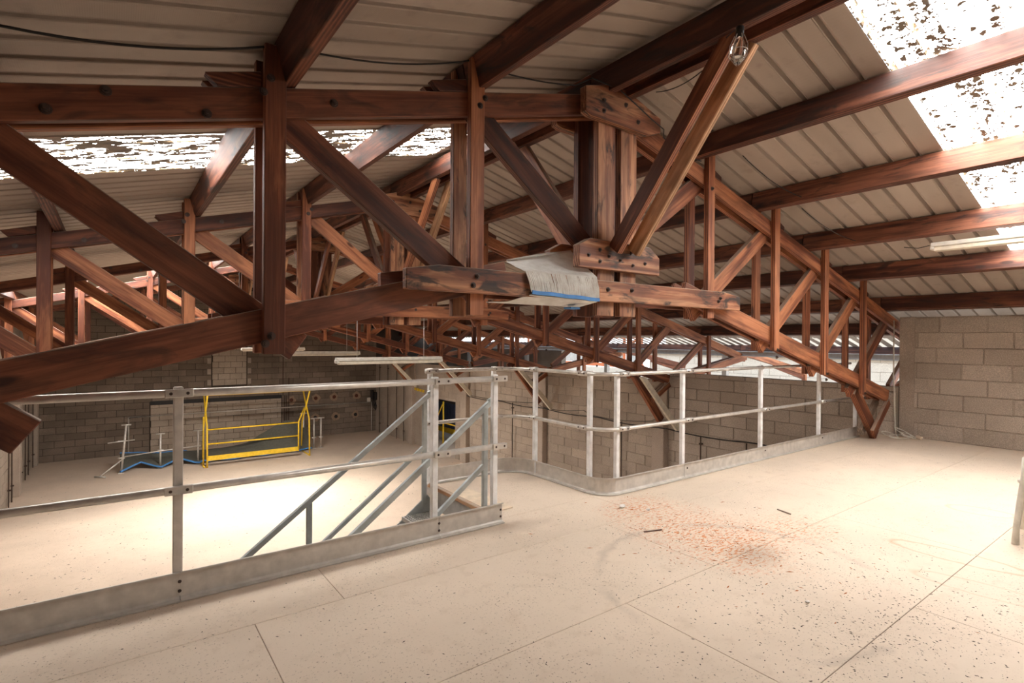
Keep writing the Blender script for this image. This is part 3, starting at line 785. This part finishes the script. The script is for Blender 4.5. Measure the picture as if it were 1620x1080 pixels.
for k in range(nt_):
    z = -.19*(k+1)-.01; x = XT - .02 - (.19*(k+1)-.0)/SL + .14
    mb = MB()
    mb.box((x-.14, 3.46, z-.035), (x-.135, 4.44, z)); mb.box((x+.135, 3.46, z-.035), (x+.14, 4.44, z))
    for j in range(12 if k < 3 else 4):
        xx = x-.13+.26*j/(11 if k < 3 else 3); mb.box((xx-.002, 3.46, z-.03), (xx+.002, 4.44, z))
    for j in range(28 if k < 3 else 8):
        yy = 3.47+.96*j/(27 if k < 3 else 7); mb.box((x-.14, yy-.002, z-.03), (x+.14, yy+.002, z))
    mb.build('tread', 'galv', st)
# loose timber at the stair head
pk = tag(board('wooden_plank', None, (2.40, 4.50, .0225), (2.38, 3.62, .0225), .035, .045, 'wood_light', (0, 0, 1)), 'orange wooden plank edging the stair head on the landing', 'plank')
pv = tag(box('plywood_offcut', None, (2.44, 3.55, 0.001), (2.66, 4.25, .012), 'pinkplug'), 'small plywood offcut lying on the landing by the stair head', 'board')

# ------------------------------------------------------------------ lamps
def tube_lamp(loc, ax, L, label, rods=None, group='fluorescent tube lamps', power=0):
    x, y, z = loc
    t = thing('tube_lamp', label, 'lamp', loc, group)
    if ax == 'x': d = Vector((1, 0, 0)); s = Vector((0, 1, 0))
    else: d = Vector((0, 1, 0)); s = Vector((1, 0, 0))
    c = Vector(loc)
    def bx(nm, l, w, z0, z1, mat, off=0.0):
        lo = c - d*l/2 - s*w/2 + Vector((0, 0, z0)) + s*off; hi = c + d*l/2 + s*w/2 + Vector((0, 0, z1)) + s*off
        return box(nm, t, (min(lo.x, hi.x), min(lo.y, hi.y), lo.z), (max(lo.x, hi.x), max(lo.y, hi.y), hi.z), mat, .008)
    bx('housing', L, .11, 0, .045, 'white'); 
    bx('diffuser', L-.05, .09, -.045, 0, 'cream')
    for e in (-1, 1):
        p = c + d*e*(L/2-.01)
        bx0 = box('end_cap', t, tuple(p-d*.02-s*.052-Vector((0, 0, .03))), tuple(p+d*.02+s*.052+Vector((0, 0, .02))), 'white', .01)
    if power:
        L_ = bpy.data.lights.new('tube_light', 'AREA'); L_.shape = 'RECTANGLE'; L_.size = L-.1; L_.size_y = .08; L_.energy = power; L_.color = (1, .95, .88)
        lo_ = link('tube_light', L_, parent=t, loc=(0, 0, -.05)); lo_.rotation_euler = (0, 0, 0 if ax == 'x' else PI/2)
    if rods:
        for e in (-.32, .32):
            p = c + d*e*L; tube('hanging_rod', t, [p+Vector((0, 0, .04)), p+Vector((0, 0, rods))], .004, 'alu', 6)
    return t
tube_lamp((3.02, 6.78, 1.10), 'x', 1.5, 'nearest hanging cream tube lamp, in front of the far wall, centre left', .58, power=LAMP*.13)
tube_lamp((3.35, 10.75, 1.09), 'x', 1.45, 'second hanging tube lamp, just left of and behind the nearest one', .60, power=LAMP*.36)
tube_lamp((3.30, 14.6, 1.10), 'x', 1.5, 'third and smallest hanging tube lamp, partly behind the left post', .60, power=LAMP*1.9)
tl = tube_lamp((6.80, 1.12, 2.375), 'y', 1.52, 'cream tube lamp fixed under a purlin of the right roof slope')
tube('lamp_cable', tl, [(6.8, 1.9, 2.40), (6.8, 2.0, 2.385), (6.79, 2.12, 2.41)], .004, 'black', 6)
# glass bulb lamp at the ridge brace
bl = thing('bulb_lamp', 'clear glass bulkhead bulb lamp hanging beside the ridge brace', 'lamp', (2.999, 1.78, 3.218))
mb = MB(); q = [(0, -.02), (.025, .01), (.040, .045), (.045, .09), (.038, .13), (.02, .15)]
base = Vector((2.999, 1.78, 3.218)); dr = Vector((-.12, .0, -1)).normalized()
mb.tube([base+dr*(z+.02) for r, z in q], [max(r, .004) for r, z in q], 14); mb.build('bulb', 'glass', bl, True)
mb = MB(); mb.tube([base-dr*.05, base+dr*.01], .024, 12); mb.build('socket', 'black', bl, True)
mb = MB()
for a in range(6):
    an = a*PI/3; u = Vector((math.cos(an), math.sin(an), 0))
    mb.tube([base+dr*.0+u*.026, base+dr*.06+u*.05, base+dr*.13+u*.05, base+dr*.185+u*.01], .0022, 5)
mb.tube([base+dr*.10+Vector((math.cos(k*PI/6), math.sin(k*PI/6), 0))*.052 for k in range(13)], .0022, 5)
mb.build('wire_guard', 'alu', bl)
tube('lamp_cable', bl, [base-dr*.05, base+Vector((.03, .04, .07)), base+Vector((.12, .16, .10))], .004, 'black', 6)

# ------------------------------------------------------------------ cables
def cable(pts, r, mat, label, sag=True):
    o = tube('cable', None, pts, r, mat, 7); return tag(o, label, 'cable')
def cat(a, b, sag, n=12):
    a, b = Vector(a), Vector(b)
    return [a+(b-a)*(k/n) - Vector((0, 0, sag*4*(k/n)*(1-k/n))) for k in range(n+1)]
cable(cat((-.55, 2.9, 2.60), (.60, 2.9, 2.84), .06), .006, 'black', 'black cable sagging under the roof at the upper left corner')
cable(cat((.72, 2.9, 2.88), (1.80, 2.9, 3.15), .05), .005, 'black', 'black cable sagging between the two tall posts of the nearest truss')
cable(cat((1.98, 2.9, 3.15), (2.72, 2.9, 3.26), .02)+[(2.9, 2.91, 3.37), (3.2, 2.90, 3.36), (3.6, 2.90, 3.22), (3.74, 2.90, 3.18)]+cat((3.8, 2.95, 3.14), (4.35, 2.95, 3.05), .03), .005, 'black', 'black cable clipped across the charred ridge block')
cable(cat((3.45, 2.75, 3.36), (3.35, 2.05, 3.42), .08), .004, 'black', 'thin black wire drooping under the ridge beam to the bulb')
cable(cat((4.62, 2.70, 3.09), (5.55, 2.60, 2.84), .05), .004, 'black', 'black wire hanging below the first right purlin')
cable(cat((5.75, 2.70, 2.78), (6.70, 2.55, 2.53), .05), .004, 'black', 'black wire hanging below the second right purlin')
pts = []
for a, b in ((3.4, 5.2), (5.2, 7.2), (7.2, 9.1), (9.1, 11.1), (11.1, 13.0), (13.0, 15.0)):
    pts += cat((9.16, a, -.42), (9.16, b, -.42 + .03), .05, 8)[:-1]
cable(pts, .012, 'black', 'dark cable bundle sagging along the hall side wall')
pts = []
for a, b in ((7.3, 9.4), (9.4, 11.2), (11.2, 15.0)):
    pts += cat((9.15, a, -.30), (9.15, b, -.36), .07, 8)[:-1]
cable(pts, .007, 'black', 'thinner slack wire above the cable bundle on the side wall')
cable([(WR-.05, y, -1.05+.01*math.sin(y*3)) for y in ()]+[(9.30, 3.02, 1.72), (9.30, 3.02, .9), (9.30, 3.0, .3), (9.28, 2.98, .02)], .009, 'white', 'white cable dropping down the pier to the coil')
# coil of white cable on the floor
mb = MB()
for k, (cx, cy, rx, ry, rot, zz, tl_) in enumerate(((9.12, 3.0, .13, .10, .3, .02, .12), (9.30, 2.86, .15, .10, .8, .015, .20), (9.28, 2.84, .12, .07, .2, .02, .1), (9.20, 2.9, .19, .09, -.3, .012, .05), (9.26, 2.88, .10, .09, 1.2, .03, .22))):
    pp = []
    for j in range(25):
        a = 2*PI*j/24; x = rx*math.cos(a); y = ry*math.sin(a)
        pp.append((cx+x*math.cos(rot)-y*math.sin(rot), cy+x*math.sin(rot)+y*math.cos(rot), zz+tl_*.5*(1+math.sin(a+rot))*.5))
    mb.tube(pp, .006, 6, False)
tag(mb.build('cable_coil', 'white', None, True, org=(9.25, 2.9, 0)), 'loose coil of white cable on the floor by the right wall', 'cable')
pl = thing('cable_plug', 'cream plug lying on the floor at the foot of the right wall', 'plug', (9.32, 2.68, .02))
board('plug_body', pl, (9.36, 2.75, .03), (9.30, 2.66, .022), .045, .045, 'pinkplug', ch=.012)
tube('pin', pl, [(9.30, 2.665, .024), (9.285, 2.64, .022)], .006, 'alu', 6)

# ------------------------------------------------------------------ strands of white fibre over the tie board
ft = thing('fibre_bundle', 'white fringe of glass fibre strands with blue tape draped over the tie boards', 'fabric', (2.65, 2.95, 1.7))
def quadpt(A, B, C, D, u, v):
    return (Vector(A)*(1-u)+Vector(B)*u)*(1-v) + (Vector(D)*(1-u)+Vector(C)*u)*v
T_A, T_B = (2.40, 3.30, 1.985), (3.00, 3.24, 2.115)      # rear top edge
E_A, E_B = (2.285, 2.925, 1.868), (2.975, 2.925, 1.875)  # bends over the board here
B_A, B_B = (2.335, 2.915, 1.722), (2.995, 2.915, 1.700)  # blue tape edge
mb = MB()
for k in range(300):
    u = (k+random.uniform(-.4, .4))/299; w = random.uniform(.0012, .0034)
    p0 = quadpt(T_A, T_B, E_B, E_A, u, 0); p1 = quadpt(T_A, T_B, E_B, E_A, u+random.uniform(-.01, .01), 1); p2 = quadpt(E_A, E_B, B_B, B_A, u+random.uniform(-.012, .012), 1)
    mb.tube([p0, p0*.5+p1*.5+Vector((0, 0, -.008)), p1, p1*.5+p2*.5+Vector((0, -.006-random.uniform(0, .006), 0)), p2], w, 4, False)
s = mb.build('strands', 'strand', ft); s['kind'] = 'stuff'
mb = MB()
for k in range(120):
    u = k/119
    p0 = quadpt(T_A, T_B, E_B, E_A, u, 0)+Vector((0, 0, -.004)); p1 = quadpt(T_A, T_B, E_B, E_A, u, 1)+Vector((0, .004, -.004))
    mb.tube([p0, p1], .0022, 4, False)
s = mb.build('under_strands', 'strand', ft); s['kind'] = 'stuff'
mb = MB(); n = 16
for k in range(n):
    u0_, u1_ = k/n, (k+1)/n
    a = Vector(B_A)*(1-u0_)+Vector(B_B)*u0_; b = Vector(B_A)*(1-u1_)+Vector(B_B)*u1_
    mb.bar(a+Vector((0, -.004, -.002*math.sin(k))), b+Vector((0, -.004, -.002*math.sin(k+1))), .026, .010)
mb.build('blue_tape', 'blue', ft)
mb = MB()
for k in range(90):   # tongue of strands folding back under the board
    u = k/89; a = Vector((2.34, 2.925, 1.705))*(1-u)+Vector((2.985, 2.925, 1.688))*u
    b = Vector((2.20, 3.28, 1.665))*(1-u)+Vector((2.93, 3.26, 1.668))*u
    mb.tube([a, (a+b)/2+Vector((0, 0, -.022)), b], .0042, 4, False)
s = mb.build('folded_strands', 'strand', ft); s['kind'] = 'stuff'
box('blue_tab', ft, (2.78, 3.0, 1.628), (2.88, 3.08, 1.642), 'blue')
tube('edge_roll', ft, [Vector(T_A)+Vector((0, 0, .004)), (Vector(T_A)+Vector(T_B))/2+Vector((0, 0, .012)), Vector(T_B)], .009, 'strand', 8)

# ------------------------------------------------------------------ things on the far wall and side wall
cd = thing('wall_conduit', 'thin white pipe running along the dark far wall', 'pipe', (4.8, YF-.06, -1.37))
tube('long_run', cd, [(.45, YF-.06, -1.375), (9.13, YF-.06, -1.385)], .02, 'alu', 8)
tube('drop', cd, [(.45, YF-.06, -1.375), (.45, YF-.06, -2.6)], .022, 'alu', 8)
tube('drop', cd, [(9.13, YF-.06, -1.385), (9.13, YF-.06, ZL+.02)], .02, 'alu', 8)
mb = MB(); mb.tube([(.47, YF-.07, -1.41), (.50, YF-.07, -1.38), (.9, YF-.07, -1.365), (1.1, YF-.07, -1.37)], .012, 6); mb.build('wire', 'black', cd)
sb = thing('switch_box', 'black electric switch box with dangling leads on the far wall corner', 'switch', (9.18, YF-.06, -1.2))
box('box_body', sb, (9.06, YF-.16, -1.25), (9.20, YF-.03, -.85), 'black', .02); box('box_body', sb, (9.22, YF-.2, -1.30), (9.33, YF-.03, -.95), 'black', .02)
box('junction_box', sb, (8.92, YF-.12, -1.36), (9.06, YF-.03, -1.18), 'white', .01)
for k in range(3): tube('lead', sb, cat((9.12+k*.06, YF-.14, -1.25), (9.25+k*.03, YF-.16, -1.30-.1*k), .35), .015, 'black', 6)
for i, (x, z, d) in enumerate(((5.78, -1.10, 1), (6.74, -1.08, 1), (7.50, -1.07, 1), (8.46, -1.07, 1), (6.72, -1.88, 0), (7.58, -1.90, 0), (8.42, -1.88, 0))):
    nth = ['first', 'second', 'third', 'fourth'][i] if i < 4 else ['first', 'second', 'third'][i-4]
    h = thing('wall_hole', '%s from the left in the %s row of patched holes in the far wall' % (nth, 'upper' if d else 'lower'), 'hole', (x, YF-.02, z), 'patched holes in the far wall')
    mb = MB(); pr_ = [(math.cos(a*PI/6)*random.uniform(.13, .21), math.sin(a*PI/6)*random.uniform(.13, .21)) for a in range(12)]
    mb.v += [(x+px, YF-.021, z+pz) for px, pz in pr_]+[(x+px, YF-.004, z+pz) for px, pz in pr_]
    mb.f.append(tuple(range(12))); mb.f += [(k, 12+k, 12+(k+1) % 12, (k+1) % 12) for k in range(12)]
    mb.build('plaster_patch', 'holebrown', h)
    mb = MB(); mb.tube([(x, YF-.026, z), (x, YF-.020, z)], .075, 12); mb.build('hole_plug', 'hole' if d else 'black', h)
# upright rods on the side walls
def rod(x, y, z0, z1, label, group):
    r = thing('steel_rod', label, 'rod', (x, y, z0), group)
    tube('bar', r, [(x, y, z0), (x, y, z1)], .014, 'rod', 6)
    for z in (z0+.4, z1-.15): box('bracket', r, (min(x, WR)-.02, y-.03, z-.015), (x+.04, y+.03, z+.015), 'rod', .002)
nm = ['nearest', 'second nearest', 'third nearest', 'fourth nearest', 'fifth nearest', 'sixth nearest', 'seventh nearest', 'eighth nearest', 'ninth nearest', 'tenth nearest', 'farthest']
for k, (y, zt) in enumerate(((5.28, -.46), (6.23, -.47), (8.27, -.44), (9.27, -.44), (12.4, -.42), (13.5, -.40), (19.6, .3), (20.26, .3), (21.13, .3), (21.99, .3))):
    rod(WR-.10, y, ZL, zt, 'dark upright rod on the right side wall, %s to the mezzanine' % nm[k], 'upright rods on the right wall')
for k, y in enumerate((17.2, 17.7, 19.3, 20.2, 20.9, 22.0)):
    rod(WL+.05, y, ZL, 1.0, 'dark upright rod on the far left wall, %s' % nm[k], 'upright rods on the left wall')
# side doorway with navy sheet and yellow barrier beyond
d1 = thing('door_1', 'open doorway in the hall side wall with yellow barrier beyond', None, (WR, 16.8, ZL), kind='structure')
box('door_jamb', d1, (WR-.01, DOOR[0]-.06, ZL), (WR+.21, DOOR[0], DOOR[3]), 'concrete'); box('door_jamb', d1, (WR-.01, DOOR[1], ZL), (WR+.21, DOOR[1]+.06, DOOR[3]), 'concrete')
box('door_lintel', d1, (WR-.01, DOOR[0]-.06, DOOR[3]), (WR+.21, DOOR[1]+.06, DOOR[3]+.08), 'concrete')
nv = thing('navy_panel', 'navy blue ribbed sheet seen through the side doorway', 'panel', (11.0, 19.5, ZL))
mb = MB(); y = 17.3
while y < 23.5:
    mb.box((11.0, y, -2.25), (11.03, y+.12, -1.22)); mb.box((11.01, y+.12, -2.25), (11.02, y+.2, -1.22)); y += .2
mb.build('ribbed_sheet', 'navy', nv); box('kick_rail', nv, (10.96, 17.3, -2.42), (11.0, 23.5, -2.22), 'yellow')
yb = thing('yellow_barrier', 'yellow barrier post and bar standing in the side doorway', 'barrier', (10.0, 17.9, ZL))
tube('post', yb, [(10.0, 17.75, ZL), (10.0, 17.75, -.95)], .03, 'yellow'); tube('bar', yb, [(10.0, 16.6, -1.75), (10.0, 19.0, -1.75)], .025, 'yellow')
tube('brace', yb, [(10.0, 17.8, -1.05), (10.0, 18.3, -1.7)], .02, 'yellow')
wa = thing('yellow_marks', 'row of small yellow blocks on the wall above the doorway', 'marker', (WR-.02, 18.3, -.55))
for k in range(4): box('block', wa, (WR-.06, 18.0+k*.22, -.60+.01*k), (WR-.018, 18.12+k*.22, -.50+.01*k), 'yellow')

# ------------------------------------------------------------------ yellow pallet gate, guard posts and tarpaulin in the far hall
yg = thing('safety_gate', 'yellow tubular pallet gate standing before the pale infilled doorway', 'gate', (3.9, 19.4, ZL))
YA, YB2 = 18.97, 20.0
for x in (2.37, 5.46):
    tube('side_tube', yg, [(x, YA, ZL), (x, YA+.08, -1.4), (x, YB2-.15, -.42)], .026, 'yellow')
    tube('side_tube', yg, [(x, YB2, ZL), (x, YB2-.1, -1.6), (x, YA+.02, -.40)], .026, 'yellow')
tube('top_bar', yg, [(2.37, YA+.02, -.40), (5.46, YA+.02, -.40)], .026, 'yellow'); tube('top_bar', yg, [(2.37, YB2-.15, -.42), (5.46, YB2-.15, -.42)], .026, 'yellow')
for z in (-1.48, -1.93): tube('cross_bar', yg, [(2.37, YA+.05, z), (5.10, YA+.05, z)], .024, 'yellow')
tube('end_tube', yg, [(5.10, YA+.05, -2.42), (5.10, YA+.05, -1.46), (5.36, YA+.3, -1.02)], .026, 'yellow')
box('kick_plate', yg, (2.37, YA+.04, -2.45), (5.12, YA+.06, -2.30), 'yellow')
tube('hinge_post', yg, [(2.30, YA+.3, ZL), (2.30, YA+.3, -1.10)], .024, 'yellow')
tube('foot', yg, [(2.30, YA, ZL+.02), (2.30, YB2, ZL+.02)], .022, 'yellow'); tube('foot', yg, [(5.46, YA, ZL+.02), (5.46, YB2, ZL+.02)], .022, 'yellow')
def gpost(x, y, h, label, arms=(), lean=0):
    g = thing('guard_post', label, 'post', (x, y, ZL), 'grey posts around the far floor opening')
    tube('upright', g, [(x, y, ZL), (x+lean, y, ZL+h)], .028, 'alu'); box('foot_plate', g, (x-.07, y-.07, ZL), (x+.07, y+.07, ZL+.02), 'alu')
    tube('head_bar', g, [(x+lean-.12, y, ZL+h), (x+lean+.12, y, ZL+h)], .02, 'alu')
    for z in arms: tube('socket', g, [(x-.08, y, ZL+z), (x+.08, y, ZL+z)], .024, 'alu')
    return g
gpost(1.20, 19.78, 1.05, 'short grey guard post in the middle of the blue-edged tarpaulin', (.55,))
gpost(2.22, 19.85, 1.05, 'short grey guard post just left of the yellow gate', (.55,))
g = gpost(.22, 19.65, 1.42, 'leaning grey guard post with a diagonal prop at the left end of the tarpaulin', (.95, .45), .12)
tube('prop', g, [(.30, 19.66, ZL+.45), (-.28, 19.35, ZL+.03)], .022, 'alu'); tube('prop', g, [(-.10, 19.5, ZL+.95), (.55, 19.7, ZL+.95)], .018, 'alu')
tube('prop_foot', g, [(-.40, 19.45, ZL+.03), (-.15, 19.2, ZL+.03)], .022, 'alu')
gpost(5.70, 20.6, 1.25, 'tall grey post right behind the yellow gate', ())
gpost(5.95, 20.15, 1.10, 'left post of the grey pair right of the yellow gate', (.4,))
gpost(6.20, 20.15, 1.10, 'right post of the grey pair right of the yellow gate', (.4,))
hr = thing('hand_rail', 'thin grey rail linking the short guard posts over the tarpaulin', 'rail', (1.2, 19.75, ZL+.5))
tube('bar', hr, [(.26, 19.68, ZL+.47), (1.2, 19.75, ZL+.53), (2.25, 19.82, ZL+.56)], .018, 'alu')
tp = thing('tarpaulin', 'dark green tarpaulin with blue hem lying before the infilled doorway', 'tarpaulin', (2.7, 20.4, ZL))
mb = MB(); nu, nv_ = 44, 8
def tarp(u, v):
    x = .20+5.6*u
    zig = abs(((x-.2) % 1.0)/1.0-.5)*2
    yf = 19.62+.35*(1-zig)*(1 if x < 2.4 else .3) + .06*max(0, x-2.4)
    yb_ = 21.6
    zf = ZL+.05+.16*(1-zig)*(1 if x < 2.4 else .2)
    zb_ = ZL+.50 - .25*math.sin(min(1, u*1.4)*PI) + (.55*max(0, 1-abs(x-5.1)/1.3))
    y = yf+(yb_-yf)*v*.45; z = zf+(zb_-zf)*v + .05*math.sin(9*u+5*v)*v
    return Vector((x, y, z))
for i in range(nu+1):
    for j in range(nv_+1): mb.v.append(tuple(tarp(i/nu, j/nv_)))
for i in range(nu):
    for j in range(nv_):
        a = i*(nv_+1)+j; mb.f.append((a, a+nv_+1, a+nv_+2, a+1))
mb.build('sheet', 'tarp', tp, True)
mb = MB(); mb.tube([tarp(i/nu, 0)+Vector((0, -.01, 0)) for i in range(nu+1)], .028, 6); mb.build('blue_hem', 'blue', tp)
mb = MB(); mb.tube([tarp(i/nu, 1) for i in range(nu//3+1)], .022, 6); mb.build('blue_hem', 'blue', tp)

# ------------------------------------------------------------------ chair at the right edge (only one leg in view)
ch = thing('plastic_chair', 'pale plastic chair leg at the right edge of the picture', 'chair', (5.25, .75, 0))
def leg(x, y, dx, dy):
    tube('leg', ch, [(x, y, .0), (x+dx*.1, y+dy*.1, .12), (x+dx*.45, y+dy*.45, .28), (x+dx, y+dy, .46), (x+dx*1.1, y+dy*1.1, .60)], [.022, .018, .020, .026, .024], 'white', 10)
leg(5.03, .90, .05, -.04); leg(5.50, .95, -.05, -.04); leg(5.10, .45, .05, .04); leg(5.50, .50, -.05, .04)
box('seat', ch, (5.06, .48, .42), (5.50, .90, .45), 'white', .015)
prism('backrest', ch, [(5.07, .46), (5.49, .46), (5.47, .84), (5.28, .88), (5.09, .84)], .46, .48, 'white', .006)
# ------------------------------------------------------------------ debris
def flakes(name, mat, n, gen, smin, smax, z, label, long=1.6):
    mb = MB()
    for _ in range(n):
        x, y = gen(); s = smin+(smax-smin)*random.random()**2.2; a = random.uniform(0, PI); l = s*random.uniform(1, long)
        ca, sa = math.cos(a), math.sin(a); h = s*.35; i = len(mb.v)
        for (px, py, pz) in ((-l, 0, 0), (0, -s*.5, 0), (l, 0, 0), (0, s*.5, 0), (0, 0, h)):
            mb.v.append((x+px*ca-py*sa, y+px*sa+py*ca, z+.0005+pz))
        mb.f += [(i, i+1, i+4), (i+1, i+2, i+4), (i+2, i+3, i+4), (i+3, i, i+4), (i+3, i+2, i+1, i)]
    o = mb.build(name, mat); return tag(o, label, 'debris', None, 'stuff')
G = random.gauss
def g1():
    r = random.random()
    if r < .50: return (G(3.1, .55), G(1.0, .40))
    if r < .65: return (G(3.4, .4), G(2.0, .5))
    if r < .8: return (random.uniform(-.8, 9), random.uniform(.4, 3.2))
    return (random.uniform(.2, 3), random.uniform(.8, 3.2))
flakes('dark_flakes', 'flake', 3200, g1, .0016, .0068, 0, 'dark flakes and grit scattered over the mezzanine floor', 1.7)
def g2(): return (G(3.5, .40), G(2.25, .45))
flakes('rust_flakes', 'rust', 420, g2, .003, .011, 0, 'rust-orange flakes spread round the stained patch on the mezzanine', 3)
def g3(): return (random.uniform(-1.75, 9), random.uniform(4.8, 18.5)) if random.random() < .7 else (max(-1.7, G(-.2, .9)), G(10.5, 2.2))
flakes('hall_grit', 'flake', 1400, g3, .005, .018, ZL, 'grit and chips strewn on the lower hall floor', 2)
for k, (x, y, s, lb) in enumerate(((3.41, 3.03, .028, 'crumpled white scrap nearest the railing corner'), (3.53, 2.86, .016, 'small white scrap right of the crumpled one'), (2.98, 1.35, .012, 'tiny white paper scrap right of the dark stain'))):
    bm = bmesh.new(); bmesh.ops.create_icosphere(bm, subdivisions=2, radius=s)
    for v in bm.verts: v.co *= random.uniform(.7, 1.15); v.co.z *= .6
    me = bpy.data.meshes.new('scrap'); bm.to_mesh(me); bm.free()
    tag(link('paper_scrap', me, 'paper', loc=(x, y, s*.5)), lb, 'scrap', 'white scraps on the mezzanine floor')
for k, (a, b, lb) in enumerate((((3.10, 2.55), (3.24, 2.50), 'dark splinter lying before the orange stain'), ((4.42, 2.25), (4.38, 2.12), 'pale brown splinter right of the orange stain'))):
    o = board('splinter', None, (*a, .006), (*b, .007), .009, .011, 'wood_dark' if k == 0 else 'wood_grey', ch=.002); tag(o, lb, 'splinter', 'splinters on the mezzanine floor')
